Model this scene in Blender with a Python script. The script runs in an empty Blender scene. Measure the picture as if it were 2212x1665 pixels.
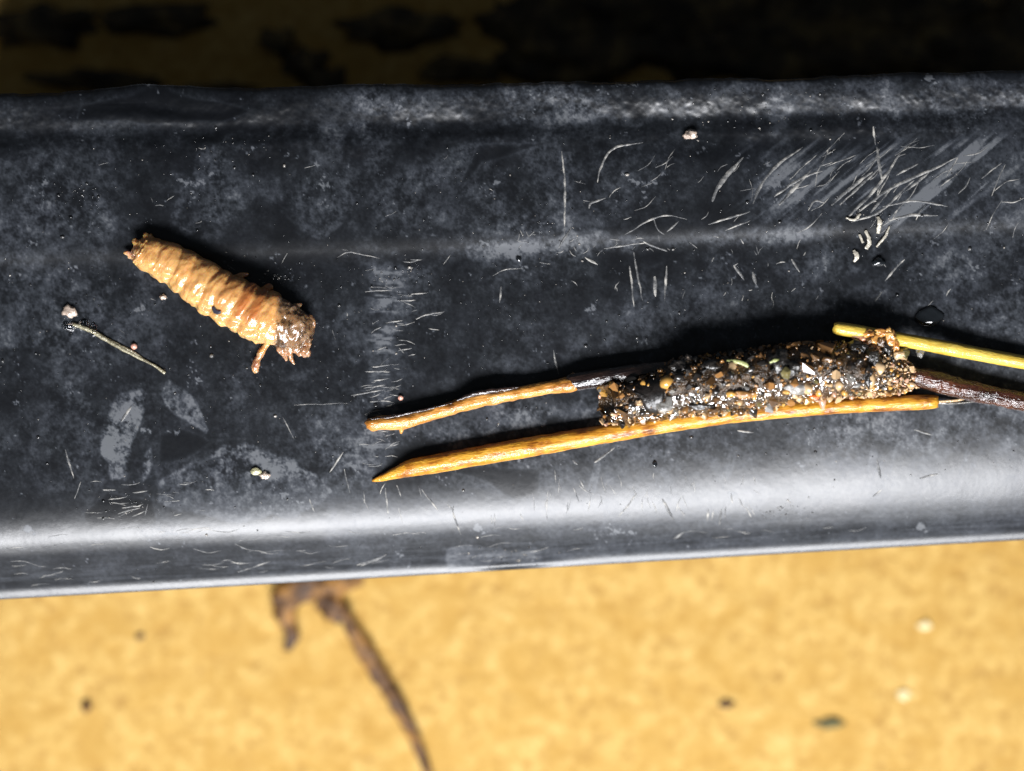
import bpy, bmesh, math, random
import numpy as np
from mathutils import Vector, Matrix, noise as mnoise
random.seed(7); rng = np.random.default_rng(7)

# ---------------------------------------------------------------- units: layout is in plan units (u, v, height); K metres per unit
K = 4.25e-5
CX, CY = 1105.5, 832.5
sc = bpy.context.scene
C = sc.collection

# ---------------------------------------------------------------- camera
cam_d = bpy.data.cameras.new('camera'); cam = bpy.data.objects.new('camera', cam_d); C.objects.link(cam)
CAM_H = 0.26
cam.location = (0, 0, CAM_H)
cam.rotation_euler = (0, 0, 0)
cam_d.sensor_width = 36
cam_d.lens = 36 * CAM_H / (2211 * K)
cam_d.clip_start = 0.005; cam_d.clip_end = 5
cam_d.dof.use_dof = True
cam_d.dof.focus_distance = CAM_H - 0.0015
cam_d.dof.aperture_fstop = 9.5
sc.camera = cam

# ---------------------------------------------------------------- world and lamp (hand-held torch from the lower side of the picture)
w = bpy.data.worlds.new('World'); sc.world = w; w.use_nodes = True
bg = w.node_tree.nodes['Background']
bg.inputs[0].default_value = (0.74, 0.86, 1.0, 1); bg.inputs[1].default_value = 0.055
ld = bpy.data.lights.new('torch_lamp', 'AREA'); ld.shape = 'RECTANGLE'; ld.size = 0.20; ld.size_y = 0.072
ld.energy = 1.9; ld.color = (0.965, 0.97, 1.0)
lo = bpy.data.objects.new('torch_lamp', ld); C.objects.link(lo)
lo.location = (0.006, -0.174, 0.168)
lo.rotation_euler = (Vector((0.002, -0.004, 0)) - lo.location).to_track_quat('-Z', 'Y').to_euler()
sc.view_settings.view_transform = 'Standard'; sc.view_settings.look = 'None'
sc.view_settings.exposure = 0; sc.view_settings.gamma = 1
sc.view_settings.use_curve_mapping = False
sc.render.engine = 'CYCLES'
sc.cycles.max_bounces = 6

# ---------------------------------------------------------------- helpers
def W(a):
    a = np.asarray(a, float).reshape(-1, 3)
    return np.stack([(a[:, 0]-CX)*K, (CY-a[:, 1])*K, a[:, 2]*K], 1)
def tag(o, label=None, cat=None, group=None, kind=None):
    if label: o['label'] = label
    if cat: o['category'] = cat
    if group: o['group'] = group
    if kind: o['kind'] = kind
    return o
def thing(name, base, label, cat, group=None):
    o = bpy.data.objects.new(name, None); C.objects.link(o)
    o.empty_display_size = 0.002
    o.location = W(base)[0]
    return tag(o, label, cat, group)
def raw_mesh(name, verts, faces, smooth=True):
    me = bpy.data.meshes.new(name)
    me.from_pydata([tuple(v) for v in verts], [], faces)
    if smooth: me.polygons.foreach_set('use_smooth', [True]*len(me.polygons))
    me.update(); return me
def link(name, me, mat, parent=None, base=None):
    o = bpy.data.objects.new(name, me); C.objects.link(o)
    if mat is not None: me.materials.clear(); me.materials.append(mat)
    if parent is not None: o.parent = parent
    if base is not None: o.location = base
    return o
def part(name, v, faces, mat, parent, smooth=True):
    """mesh part whose vertices are given in plan units; stored relative to the thing's base"""
    root = parent
    while root.parent is not None: root = root.parent
    vv = W(v) - np.array(root.location)
    return link(name, raw_mesh(name, vv, faces, smooth), mat, parent)
def solo(name, v, faces, mat, base, label, cat, group=None, kind=None, smooth=True):
    b = W(base)[0]
    o = link(name, raw_mesh(name, W(v)-b, faces, smooth), mat, None, b)
    return tag(o, label, cat, group, kind)
def fattr(me, name, arr):
    a = me.attributes.new(name, 'FLOAT', 'POINT'); a.data.foreach_set('value', np.asarray(arr, np.float32))
def cattr(me, name, arr):
    a = me.attributes.new(name, 'FLOAT_COLOR', 'POINT')
    arr = np.asarray(arr, np.float32)
    if arr.shape[1] == 3: arr = np.concatenate([arr, np.ones((len(arr), 1), np.float32)], 1)
    a.data.foreach_set('color', arr.ravel())
def sstep(a, b, x):
    t = np.clip((x-a)/(b-a), 0, 1); return t*t*(3-2*t)
def fieldnoise(n, p, lo=0):
    """n x n tileable fractal noise, zero mean, unit deviation"""
    f = np.fft.fftfreq(n)[:, None]**2 + np.fft.fftfreq(n)[None, :]**2
    f = np.sqrt(f)*n; f[0, 0] = 1
    amp = f**(-p); amp[f < lo] = 0; amp[0, 0] = 0
    g = np.real(np.fft.ifft2(np.fft.fft2(rng.normal(size=(n, n)))*amp))
    return g/g.std()
def samp(F, x, y, s):
    """sample tileable field F at plan position with s units per cell (bilinear)"""
    n = F.shape[0]; X = np.asarray(x)/s; Y = np.asarray(y)/s
    i = np.floor(X).astype(int); j = np.floor(Y).astype(int); fx = X-i; fy = Y-j
    i0 = i % n; i1 = (i+1) % n; j0 = j % n; j1 = (j+1) % n
    return (F[i0, j0]*(1-fx)+F[i1, j0]*fx)*(1-fy)+(F[i0, j1]*(1-fx)+F[i1, j1]*fx)*fy
def inpoly(px, py, poly):
    ins = np.zeros(px.shape, bool); n = len(poly)
    for k in range(n):
        x1, y1 = poly[k]; x2, y2 = poly[(k+1) % n]
        c = ((y1 > py) != (y2 > py)) & (px < (x2-x1)*(py-y1)/((y2-y1) if y2 != y1 else 1e-9)+x1)
        ins ^= c
    return ins
def sdist(px, py, poly):
    """signed distance, positive inside"""
    d = np.full(px.shape, 1e9); n = len(poly)
    for k in range(n):
        ax, ay = poly[k]; bx, by = poly[(k+1) % n]
        ex, ey = bx-ax, by-ay; L = ex*ex+ey*ey+1e-9
        t = np.clip(((px-ax)*ex+(py-ay)*ey)/L, 0, 1)
        d = np.minimum(d, np.hypot(px-ax-t*ex, py-ay-t*ey))
    return np.where(inpoly(px, py, poly), d, -d)
def spline(pts, n):
    """Catmull-Rom resample of a list of points to n points, even in arc length"""
    P = np.asarray(pts, float)
    if len(P) == 2:
        t = np.linspace(0, 1, n)[:, None]; return P[0]*(1-t)+P[1]*t
    Q = np.vstack([2*P[0]-P[1], P, 2*P[-1]-P[-2]]); out = []
    for i in range(1, len(Q)-2):
        for t in np.linspace(0, 1, 24, endpoint=False):
            a, b, c, d = Q[i-1], Q[i], Q[i+1], Q[i+2]
            out.append(.5*((2*b)+(-a+c)*t+(2*a-5*b+4*c-d)*t*t+(-a+3*b-3*c+d)*t**3))
    out.append(P[-1]); out = np.array(out)
    L = np.concatenate([[0], np.cumsum(np.linalg.norm(np.diff(out[:, :3], axis=0), axis=1))])
    s = np.linspace(0, L[-1], n)
    return np.stack([np.interp(s, L, out[:, k]) for k in range(out.shape[1])], 1)
def tube(pts, n=40, m=14, flat=1.0, rough=0.0, seed=0, cap=True, freq=.06, ridge=0.0, jag=0.0):
    """pts: list of (u, v, height, radius). Returns verts, faces of a closed, slightly uneven tube"""
    P = spline(pts, n); V = []; F = []
    for i in range(n):
        a = P[max(i-1, 0), :3]; b = P[min(i+1, n-1), :3]; t = (b-a)/(np.linalg.norm(b-a)+1e-9)
        side = np.cross(t, (0, 0, 1.)); side /= np.linalg.norm(side)+1e-9
        up = np.cross(side, t)
        for j in range(m):
            ph = 2*math.pi*j/m
            d = math.cos(ph)*side+math.sin(ph)*up*flat
            r = P[i, 3]
            if rough:
                q = P[i, :3]*freq*np.array([.45, .45, .45])+d*.9
                r *= 1+rough*mnoise.fractal(Vector((q[0]+seed*7.3, q[1], q[2])), 1.0, 2.0, 3)
            if ridge: r *= 1+ridge*math.sin(ph*7+seed)
            c = P[i, :3].copy()
            if jag and i in (0, n-1): c = c + t*jag*r*(mnoise.noise(Vector((ph*1.1, seed, 3.)))+.4*math.cos(ph+seed))
            V.append(c+d*r)
    for i in range(n-1):
        for j in range(m):
            F.append((i*m+j, i*m+(j+1) % m, (i+1)*m+(j+1) % m, (i+1)*m+j))
    if cap:
        V.append(P[0, :3]); V.append(P[-1, :3]); a = len(V)-2; b = len(V)-1
        for j in range(m):
            F.append((a, (j+1) % m, j)); F.append((b, (n-1)*m+j, (n-1)*m+(j+1) % m))
    return np.array(V), F
_ico = {}
def ico(sub):
    if sub not in _ico:
        bm = bmesh.new(); bmesh.ops.create_icosphere(bm, subdivisions=sub, radius=1)
        bm.verts.ensure_lookup_table()
        _ico[sub] = (np.array([v.co[:] for v in bm.verts]), [tuple(v.index for v in f.verts) for f in bm.faces]); bm.free()
    return _ico[sub]
def blob(c, r, sub=3, amp=.25, seed=0, freq=1.2):
    """uneven lump: centre (u, v, h), radii (3)"""
    v, f = ico(sub); v = v.copy()
    k = np.array([1+amp*mnoise.fractal(Vector((p[0]*freq+seed*3.1, p[1]*freq+seed, p[2]*freq)), 1., 2., 3) for p in v])
    return v*k[:, None]*np.asarray(r)+np.asarray(c), f
def join(parts):
    V = []; F = []; o = 0
    for v, f in parts:
        V.append(v); F += [tuple(i+o for i in q) for q in f]; o += len(v)
    return np.vstack(V), F

# ---------------------------------------------------------------- material helpers
def mat(name, col=(.5, .5, .5), rough=.5, **kw):
    m = bpy.data.materials.new(name); m.use_nodes = True
    b = m.node_tree.nodes['Principled BSDF']
    b.inputs['Base Color'].default_value = (*col, 1); b.inputs['Roughness'].default_value = rough
    for k, v in kw.items(): b.inputs[k.replace('_', ' ')].default_value = v
    return m
def nd(m, t, **kw):
    n = m.node_tree.nodes.new(t)
    for k, v in kw.items(): setattr(n, k, v)
    return n
def lk(m, a, b): m.node_tree.links.new(a, b)
def coords(m, scale=(1000, 1000, 1000), src='Object'):
    t = nd(m, 'ShaderNodeTexCoord'); mp = nd(m, 'ShaderNodeMapping'); mp.inputs['Scale'].default_value = scale
    lk(m, t.outputs[src], mp.inputs[0]); return mp.outputs[0]
def noise_node(m, vec, scale, detail=4, rough=.6, dist=0):
    n = nd(m, 'ShaderNodeTexNoise'); n.inputs['Scale'].default_value = scale
    n.inputs['Detail'].default_value = detail; n.inputs['Roughness'].default_value = rough; n.inputs['Distortion'].default_value = dist
    lk(m, vec, n.inputs['Vector']); return n.outputs['Fac']
def ramp(m, fac, stops, interp='LINEAR'):
    r = nd(m, 'ShaderNodeValToRGB'); r.color_ramp.interpolation = interp
    e = r.color_ramp.elements
    while len(e) < len(stops): e.new(.5)
    for k, (p, c) in enumerate(stops):
        e[k].position = p; e[k].color = (*c, 1) if len(c) == 3 else c
    lk(m, fac, r.inputs[0]); return r.outputs[0]
def mixc(m, fac, a, b, mode='MIX'):
    n = nd(m, 'ShaderNodeMix', data_type='RGBA', blend_type=mode)
    for s, v in ((n.inputs[0], fac), (n.inputs[6], a), (n.inputs[7], b)):
        if hasattr(v, 'links'): lk(m, v, s)
        else: s.default_value = v if not isinstance(v, tuple) else (*v, 1)
    return n.outputs[2]
def mathn(m, op, a, b=None, clamp=False):
    n = nd(m, 'ShaderNodeMath', operation=op, use_clamp=clamp)
    for s, v in ((n.inputs[0], a), (n.inputs[1], b)):
        if v is None: continue
        if hasattr(v, 'links'): lk(m, v, s)
        else: s.default_value = v
    return n.outputs[0]
def maprange(m, v, a, b, c, d):
    n = nd(m, 'ShaderNodeMapRange')
    lk(m, v, n.inputs[0])
    for i, x in enumerate((a, b, c, d)): n.inputs[i+1].default_value = x
    return n.outputs[0]
def bump(m, h, strength, dist):
    n = nd(m, 'ShaderNodeBump'); n.inputs['Strength'].default_value = strength; n.inputs['Distance'].default_value = dist
    lk(m, h, n.inputs['Height']); lk(m, n.outputs[0], m.node_tree.nodes['Principled BSDF'].inputs['Normal']); return n
def P(m, k): return m.node_tree.nodes['Principled BSDF'].inputs[k]

# ================================================================= FLOOR
FLOOR_Z = -640          # plan units below the rail's top
FS = (CAM_H - FLOOR_Z*K)/CAM_H
def fl(u, v): return (CX+(u-CX)*FS, CY+(v-CY)*FS)      # where a spot of floor lies in plan
def make_floor():
    n = 150; F = fieldnoise(256, 1.4, 2)
    g = np.linspace(-3000, 3000, n)
    X, Y = np.meshgrid(g+CX, g+CY, indexing='ij')
    Z = FLOOR_Z + 1.5*samp(F, X, Y, 24)-10
    v = np.stack([X, Y, Z], -1).reshape(-1, 3)
    f = [(i*n+j, i*n+j+1, (i+1)*n+j+1, (i+1)*n+j) for i in range(n-1) for j in range(n-1)]
    m = mat('ochre_floor', rough=.75)
    vec = coords(m)
    a = noise_node(m, vec, .7, 8, .74, .2); b = noise_node(m, vec, 1.6, 5, .8); c = noise_node(m, vec, .07, 3, .5)
    col = ramp(m, a, [(.36, (.30, .15, .03)), (.45, (.47, .28, .07)), (.54, (.57, .365, .105)), (.64, (.66, .45, .16))])
    col = mixc(m, mathn(m, 'MULTIPLY', ramp(m, b, [(.30, (1, 1, 1)), (.42, (0, 0, 0))]), .55), col, (.30, .13, .02))
    c2 = noise_node(m, vec, .22, 5, .65, .6)
    col = mixc(m, mathn(m, 'MULTIPLY', c, .5), col, (.52, .32, .07))
    col = mixc(m, ramp(m, c2, [(.40, (.62, .62, .62)), (.56, (0, 0, 0))]), col, (.44, .245, .042))
    lk(m, col, P(m, 'Base Color'))
    bump(m, mathn(m, 'ADD', a, mathn(m, 'MULTIPLY', b, .4)), .7, .0006)
    o = link('floor', raw_mesh('floor', W(v), f), m)
    tag(o, 'mottled ochre yellow floor lying out of focus under the black rail', None, None, 'structure')
make_floor()

# ================================================================= RAIL
SA, SB = .02-.037*190/1040, .037/1040            # tilt of the rail's long lines: they fan a little
def to_s(u, v):
    d = np.asarray(u, float)-1105; return (np.asarray(v, float)+SA*d)/(1-SB*d)
def from_s(u, s): return s-(SA+SB*s)*(np.asarray(u, float)-1105)
S0, S1 = 178., 1238.
sgrid = np.linspace(S0, S1, 4*int(S1-S0)+1)
# slope in degrees along the profile (positive: falls towards the lower side of the picture)
prof_l = [(178, -50), (190, -20), (200, -4), (218, 6), (236, 9), (250, 10), (258, 6), (266, -6), (275, -20), (290, -22), (302, -6), (320, -2), (420, 0), (500, 2),
          (514, 7), (530, 10), (545, 5), (565, 0), (800, 0), (985, 1), (1040, 4), (1078, 10), (1100, 15), (1112, 18.5), (1124, 23), (1150, 34), (1180, 42), (1205, 44), (1216, 30), (1224, 20), (1230, 19), (1236, 22), (1238, 60)]
prof_r = [(178, -50), (190, -16), (198, 4), (214, 8), (232, 11), (248, 12), (258, 8), (266, -4), (278, -15), (292, -16), (304, -5), (320, -1), (420, 0), (495, 2),
          (508, 8), (524, 12), (540, 6), (560, 1), (640, 1), (780, 3), (900, 5.5), (990, 9), (1050, 13.5), (1085, 17), (1105, 19), (1130, 21.5), (1155, 25), (1185, 32), (1205, 38), (1216, 31), (1224, 20), (1231, 17), (1236, 24), (1238, 60)]
def heights(pr):
    sl = np.interp(sgrid, [p[0] for p in pr], [p[1] for p in pr])
    sl = np.where((sl > 0) & (sl < 26), sl*1.14, np.where(sl >= 26, np.minimum(sl+2, 36), sl))
    k = np.hanning(25); k /= k.sum(); sl = np.convolve(np.pad(sl, 12, 'edge'), k, 'valid')
    z = -np.concatenate([[0], np.cumsum(np.tan(np.radians(sl[:-1]))*np.diff(sgrid))])
    return z - np.interp(600, sgrid, z)
HL, HR = heights(prof_l), heights(prof_r)
NW = fieldnoise(256, 2.0, 2); NM = fieldnoise(512, 1.5, 3); NFI = fieldnoise(512, 1.0, 4); NS = fieldnoise(512, 1.7, 2)
def railz(u, v, fine=True):
    u = np.asarray(u, float); v = np.asarray(v, float); s = to_s(u, v)
    wr = sstep(500, 1900, u)
    z = np.interp(s, sgrid, HL)*(1-wr)+np.interp(s, sgrid, HR)*wr
    z = z + 1.0*samp(NW, u, v, 14)*sstep(1230, 1100, s)
    # gouge in the far ridge, and a long shallow dent in front of it
    d = ((u-350)/215)**2+((s-205-10*np.sin(u/60))/30)**2
    z = z - 11*np.exp(-np.where(s < 207, ((u-350)/215)**2, d)**2)
    z = z - 7*np.exp(-(((u-1700)/330)**2+((s-320)/26)**2))
    # wavy worn underside edge of the groove
    z = z + 1.8*samp(NM, u, v, 5)*np.exp(-((s-285)/45)**2) + 1.3*samp(NM, u, v, 4)*np.exp(-((s-225)/30)**2)
    # worn notch on the near lip
    z = z - 5*np.exp(-(((u-1110)/95)**2+((s-1228)/10)**2))
    if fine: z = z + .05*samp(NFI, u, v, 2.6)
    return z
def rz(u, v): return float(railz(np.array([u]), np.array([v]), False)[0])

FILM = [  # dried film patches: outline, strength, edge softness
    ([(-300, 330), (60, 345), (185, 360), (225, 400), (246, 500), (238, 620), (214, 695), (120, 740), (-300, 800)], .44, 9),
    ([(368, 475), (378, 400), (420, 330), (520, 270), (690, 262), (830, 290), (850, 340), (800, 400), (740, 470), (690, 505), (640, 480), (560, 415), (500, 462), (400, 505)], .50, 9),
    ([(790, 420), (840, 350), (940, 322), (1035, 320), (1000, 372), (940, 425), (915, 520), (860, 545), (790, 520)], .42, 14),
    ([(1040, 318), (1180, 300), (1240, 330), (1230, 500), (1100, 515), (960, 500), (985, 420)], .50, 8),
    ([(215, 985), (228, 905), (262, 850), (305, 825), (330, 845), (318, 900), (296, 965), (275, 1045), (240, 1040)], .80, 5),
    ([(335, 850), (365, 812), (425, 862), (466, 930), (445, 948), (398, 915), (352, 890)], .82, 3),
    ([(300, 975), (348, 900), (338, 1005), (306, 1050)], .72, 4),
    ([(150, 830), (205, 900), (215, 1000), (185, 1090), (140, 1060), (100, 900)], .36, 14),
    ([(420, 1010), (520, 985), (560, 1010), (450, 1050)], .35, 8), ([(560, 960), (640, 990), (690, 1050), (640, 1060), (580, 1010)], .30, 8),
    ([(470, 300), (560, 275), (610, 300), (560, 350), (500, 345)], .34, 8), ([(620, 360), (720, 330), (760, 400), (690, 470), (630, 430)], .30, 9),
    ([(600, 610), (700, 590), (760, 640), (690, 680)], .28, 12),
    ([(338, 1042), (385, 1010), (430, 980), (480, 955), (545, 954), (585, 970), (600, 985), (640, 980), (655, 1010), (720, 1062), (640, 1115), (500, 1130), (380, 1115), (340, 1085)], .80, 4),
    ([(620, 810), (660, 785), (720, 770), (800, 755), (832, 880), (790, 985), (720, 1080), (655, 890)], .46, 12),
    ([(690, 1060), (760, 930), (830, 880), (980, 930), (1100, 950), (2400, 850), (2400, 1140), (700, 1180)], .66, 22),
    ([(800, 528), (1000, 522), (1800, 495), (1805, 520), (1300, 545), (1000, 560), (820, 565)], .78, 14),
    ([(780, 560), (960, 545), (960, 640), (870, 720), (850, 800), (845, 1010), (780, 1010), (785, 820), (830, 700), (790, 620)], .55, 20),
    ([(1355, 570), (1440, 560), (1440, 690), (1390, 720), (1352, 700)], .42, 10),
    ([(1700, 560), (2400, 440), (2400, 960), (1900, 900), (1720, 640)], .62, 50),
    ([(1200, 860), (1290, 850), (1300, 930), (1100, 960), (900, 950), (1000, 880)], .66, 14),
    ([(360, 640), (640, 830), (610, 860), (330, 700)], .12, 20),
    ([(960, 1190), (1170, 1175), (1180, 1240), (960, 1240)], .8, 8),
    ([(1630, 1115), (1650, 1085), (1690, 1075), (1705, 1100), (1745, 1125), (1700, 1135), (1640, 1135)], .5, 4),
    ([(1900, 170), (2300, 170), (2300, 300), (1700, 280), (1500, 270)], .35, 16),
    ([(700, 200), (2300, 165), (2300, 240), (1500, 262), (900, 265)], .5, 10),
]
WET_AND_SHADE = [
    ([(165, 262), (175, 225), (260, 210), (350, 200), (430, 215), (545, 240), (480, 262), (300, 268)], 6),  # gouge's shade put into the colour; the others bare wet plastic in the film
    ([(338, 1008), (340, 935), (385, 915), (450, 945), (560, 945), (470, 955), (400, 995)], 11),
    ([(940, 1012), (1010, 1000), (1170, 1010), (1165, 1075), (1110, 1085), (1050, 1045)], 12),
    ([(1970, 690), (1985, 662), (2015, 660), (2042, 680), (2030, 705), (1995, 708)], 4),
    ([(180, 1110), (230, 1060), (330, 1080), (335, 1130), (200, 1150)], 10),
    ([(1000, 390), (1040, 320), (1200, 306), (1040, 350), (960, 450), (915, 520), (905, 505)], 12),
]
def film_at(u, v):
    s = to_s(u, v)
    wob = 10*samp(NW, u, v, 5)+5*samp(NW, u+300, v, 1.7)
    near = sstep(985, 1075, s)
    grain = samp(NFI, u, v, 1.9); mott = samp(NM, u, v, 2.4); soft_ = samp(NS, u, v, 4)
    f = .17+.045*soft_+.045*mott+.14*sstep(900, 1700, u)*sstep(560, 800, s)+.05*near
    for k, (poly, a, soft) in enumerate(FILM):
        soft = soft*1.5+2; d = sdist(u, v, poly)+wob*min(1., soft/12)
        m = sstep(-soft, soft, d)
        # thin drying film: tide line at the border, thinner and streakier inside
        ang = k*1.3; al = u*math.cos(ang)+v*math.sin(ang); ac = -u*math.sin(ang)+v*math.cos(ang)
        streak = samp(NM, al*.22, ac, 3.)
        inner = .56+.30*np.exp(-np.maximum(d, 0)/26.)+(.13*mott+.14*streak+.10*soft_)*(1-.8*near)
        rim = np.exp(-((d-1.5)/3.2)**2)*(.13 if soft <= 17 else .02)
        f = np.maximum(f, a*m*np.clip(inner, .1, 1.3))+rim*a
    f = f*(1+.48*np.clip(grain, -1.8, 2.6)*(1-.7*near))
    for poly, soft in WET_AND_SHADE:
        d = sdist(u, v, poly)+wob*.3
        f = f*(1-.85*sstep(-soft, soft, d))+.12*np.exp(-((d+1)/3.)**2)
    # brushed wear along the rounded near edge
    streak = samp(NFI, u*.10, s*3, 2.)
    f = f+(.05+.10*np.clip(streak, -1, 2))*np.exp(-((s-1195)/30)**2)
    # scuffed area: broad slanting rubs
    al = u*.77-v*.64; ac = u*.64+v*.77
    reg = sstep(1500, 1800, u)*sstep(300, 350, s)*sstep(535, 490, s)
    f = f+reg*(.12+.85*sstep(.35, 1.7, samp(NFI, al*.07, ac*.75, 2.))+.35*sstep(.8, 2., samp(NM, al*.10, ac*1.2, 2.)))
    reg = np.exp(-((s-1045)/50)**2)*sstep(1050, 1250, u)
    f = f+reg*.30*sstep(.9, 2., samp(NFI, (u+.25*v)*.9, (v-.25*u)*.10, 2.))
    # ladder-like scuff band
    reg = np.exp(-((u-825+.05*(v-800))/34)**2)*sstep(540, 620, v)*sstep(1030, 960, v)
    f = f+reg*(.16+.7*sstep(.5, 1.6, samp(NFI, u*.12, v*.9, 2.)))
    # scattered specks
    sp = samp(NFI, u+900, v+300, 1.9)
    f = f+.8*sstep(2.0, 2.8, sp)
    return np.clip(f, 0, 1.4)

def make_rail():
    root = thing('plastic_rail', (CX, 700, FLOOR_Z-10), 'scratched wet black plastic rail with rounded edges lying across the ochre floor', 'rail')
    us = np.arange(-160, 2380, 2.3); ss = np.concatenate([np.arange(S0, 320, 2.2), np.arange(320, 1190, 2.7), np.arange(1190, S1+.1, 1.6)])
    U, S = np.meshgrid(us, ss, indexing='ij'); V = from_s(U, S)
    Z = railz(U, V); film = film_at(U, V)
    # uneven outline of the far ridge
    V = V - np.exp(-((S-S0)/12)**2)*(3*samp(NM, U, U*0+50, 9)+9*np.exp(-((U-345)/110)**2))
    n, m = U.shape
    vt = np.stack([U, V, Z], -1).reshape(-1, 3)
    idx = np.arange(n*m).reshape(n, m)
    q = np.stack([idx[:-1, :-1], idx[:-1, 1:], idx[1:, 1:], idx[1:, :-1]], -1).reshape(-1, 4)
    # sides down to the floor, slightly drawn in, and the base
    rim = np.concatenate([idx[:, 0], idx[-1, 1:], idx[::-1, -1][1:], idx[0, ::-1][1:-1]])
    low = vt[rim].copy()
    cs = to_s(low[:, 0], low[:, 1]); low[:, 1] += np.where(cs > 1150, -26, np.where(cs < 260, 26, 0)); low[:, 2] = FLOOR_Z-8
    mid = vt[rim].copy(); mid[:, 1] += np.where(cs > 1150, -6, np.where(cs < 260, 8, 0)); mid[:, 2] -= 22
    a = n*m; R = len(rim)
    vt = np.vstack([vt, mid, low])
    k = np.arange(R); k2 = (k+1) % R
    q2 = np.stack([rim[k2], rim[k], a+k, a+k2], -1); q3 = np.stack([a+k2, a+k, a+R+k, a+R+k2], -1)
    faces = np.vstack([q, q2, q3]); vv = W(vt)-np.array(root.location)
    me = bpy.data.meshes.new('rail_body')
    me.vertices.add(len(vv)); me.vertices.foreach_set('co', vv.ravel())
    me.loops.add(faces.size); me.loops.foreach_set('vertex_index', faces.ravel().astype(np.int32))
    me.polygons.add(len(faces)); me.polygons.foreach_set('loop_start', np.arange(0, faces.size, 4, dtype=np.int32))
    me.polygons.foreach_set('use_smooth', np.arange(len(faces)) < len(q)); me.update(calc_edges=True); me.validate()
    fattr(me, 'film', np.concatenate([film.ravel(), np.full(2*R, .15)]))
    mt = mat('black_plastic', rough=.3)
    vec = coords(mt)
    at = nd(mt, 'ShaderNodeAttribute', attribute_name='film').outputs['Fac']
    n1 = noise_node(mt, vec, 2.6, 6, .7); n2 = noise_node(mt, vec, 9, 3, .7); n3 = noise_node(mt, vec, .25, 4, .6)
    g = mathn(mt, 'MULTIPLY', at, maprange(mt, n1, .3, .7, .65, 1.35))
    col = ramp(mt, g, [(0, (.004, .0045, .006)), (.2, (.010, .0115, .015)), (.55, (.032, .036, .046)), (1, (.095, .10, .115))])
    tint = mixc(mt, mathn(mt, 'MULTIPLY', n3, .35), col, mixc(mt, 1., col, (.95, 1.0, .72), 'MULTIPLY'))
    lk(mt, tint, P(mt, 'Base Color'))
    lk(mt, mathn(mt, 'ADD', maprange(mt, g, 0, .8, .27, .38), mathn(mt, 'MULTIPLY', n2, .04)), P(mt, 'Roughness'))
    P(mt, 'Specular IOR Level').default_value = .5
    h = mathn(mt, 'ADD', mathn(mt, 'MULTIPLY', n1, .7), mathn(mt, 'MULTIPLY', n2, .45))
    bump(mt, h, .05, .00012)
    link('rail_body', me, mt, root)
    # ---- scratches: burrs of torn plastic standing on the surface
    strokes = []
    T6 = (.449, 1079.6, 102.6)
    def S(pts, width, tr=None):
        if tr is T6: width *= 1.35
        p = [(x*tr[0]+tr[1], y*tr[0]+tr[2]) for x, y in pts] if tr else pts
        strokes.append((p, width*(tr[0] if tr else 1)))
    T6 = (.449, 1079.6, 102.6)
    for pts, wd in [
        ([(470, 650), (490, 580), (550, 490), (690, 460)], 9), ([(430, 775), (440, 745), (510, 725)], 9), ([(1020, 745), (1050, 680), (1100, 610), (1170, 530)], 16),
        ([(1215, 755), (1250, 670), (1340, 560), (1460, 480)], 12), ([(1335, 760), (1400, 690), (1500, 590)], 14), ([(1310, 720), (1430, 640), (1550, 600)], 11),
        ([(1590, 760), (1680, 680), (1790, 600)], 14), ([(1660, 830), (1800, 690), (1930, 500)], 12), ([(1720, 800), (1850, 700), (2000, 620), (2190, 530)], 12),
        ([(1690, 840), (1830, 790), (1990, 640)], 10), ([(1870, 835), (1980, 805), (2100, 810)], 11), ([(1840, 770), (2000, 740), (2150, 765)], 8),
        ([(1810, 480), (1820, 560), (1835, 650)], 12), ([(1795, 380), (1805, 470)], 9), ([(1480, 780), (1510, 740), (1560, 750)], 8), ([(600, 900), (700, 840), (790, 810), (900, 830)], 7),
        ([(740, 820), (755, 870), (790, 900)], 7), ([(800, 890), (860, 840)], 7), ([(300, 500), (310, 680), (305, 900)], 8), ([(1000, 855), (1100, 820), (1200, 790)], 8),
        ([(1080, 880), (1200, 830)], 6), ([(280, 960), (300, 920), (340, 860)], 10), ([(500, 960), (600, 950), (700, 935)], 7), ([(690, 930), (800, 980)], 11),
        ([(620, 1050), (640, 1250)], 9), ([(740, 1100), (745, 1200)], 14), ([(800, 1050), (790, 1220)], 9), ([(410, 1000), (470, 1040)], 8), ([(1400, 1010), (1440, 1070)], 10),
        ([(1850, 1130), (1950, 1020)], 8), ([(1800, 1230), (1840, 1180)], 8), ([(640, 980), (680, 1220)], 7), ([(1120, 1050), (1170, 1120)], 9), ([(1210, 1080), (1230, 1140)], 14),
        ([(1630, 760), (1760, 640), (1850, 560)], 9), ([(1780, 800), (1900, 660)], 10), ([(1900, 620), (2010, 560)], 9), ([(1960, 690), (2060, 600)], 10)]: S(pts, wd, T6)
    T7 = (.4052, 140.3, 647.8)
    for pts, wd in [([(280, 1140), (395, 1110)], 9), ([(300, 1110), (400, 1100)], 7), ([(530, 1075), (610, 1070)], 8), ([(360, 1030), (440, 1020)], 7), ([(200, 1010), (270, 1010)], 9),
        ([(300, 650), (355, 560)], 17), ([(1220, 560), (1510, 550)], 5), ([(1410, 920), (1480, 810)], 11), ([(1490, 900), (1520, 1030)], 9), ([(1300, 1060), (1330, 1130)], 9),
        ([(900, 1460), (1080, 1400)], 8), ([(1540, 1430), (1700, 1365)], 11), ([(1710, 1060), (1720, 1140)], 9), ([(1640, 360), (1730, 350)], 8), ([(1600, 385), (1700, 380)], 7),
        ([(1640, 430), (1720, 420)], 7), ([(1600, 470), (1700, 455)], 7), ([(1520, 510), (1700, 480)], 8), ([(1620, 545), (1700, 540)], 7), ([(1615, 600), (1690, 590)], 6),
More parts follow.
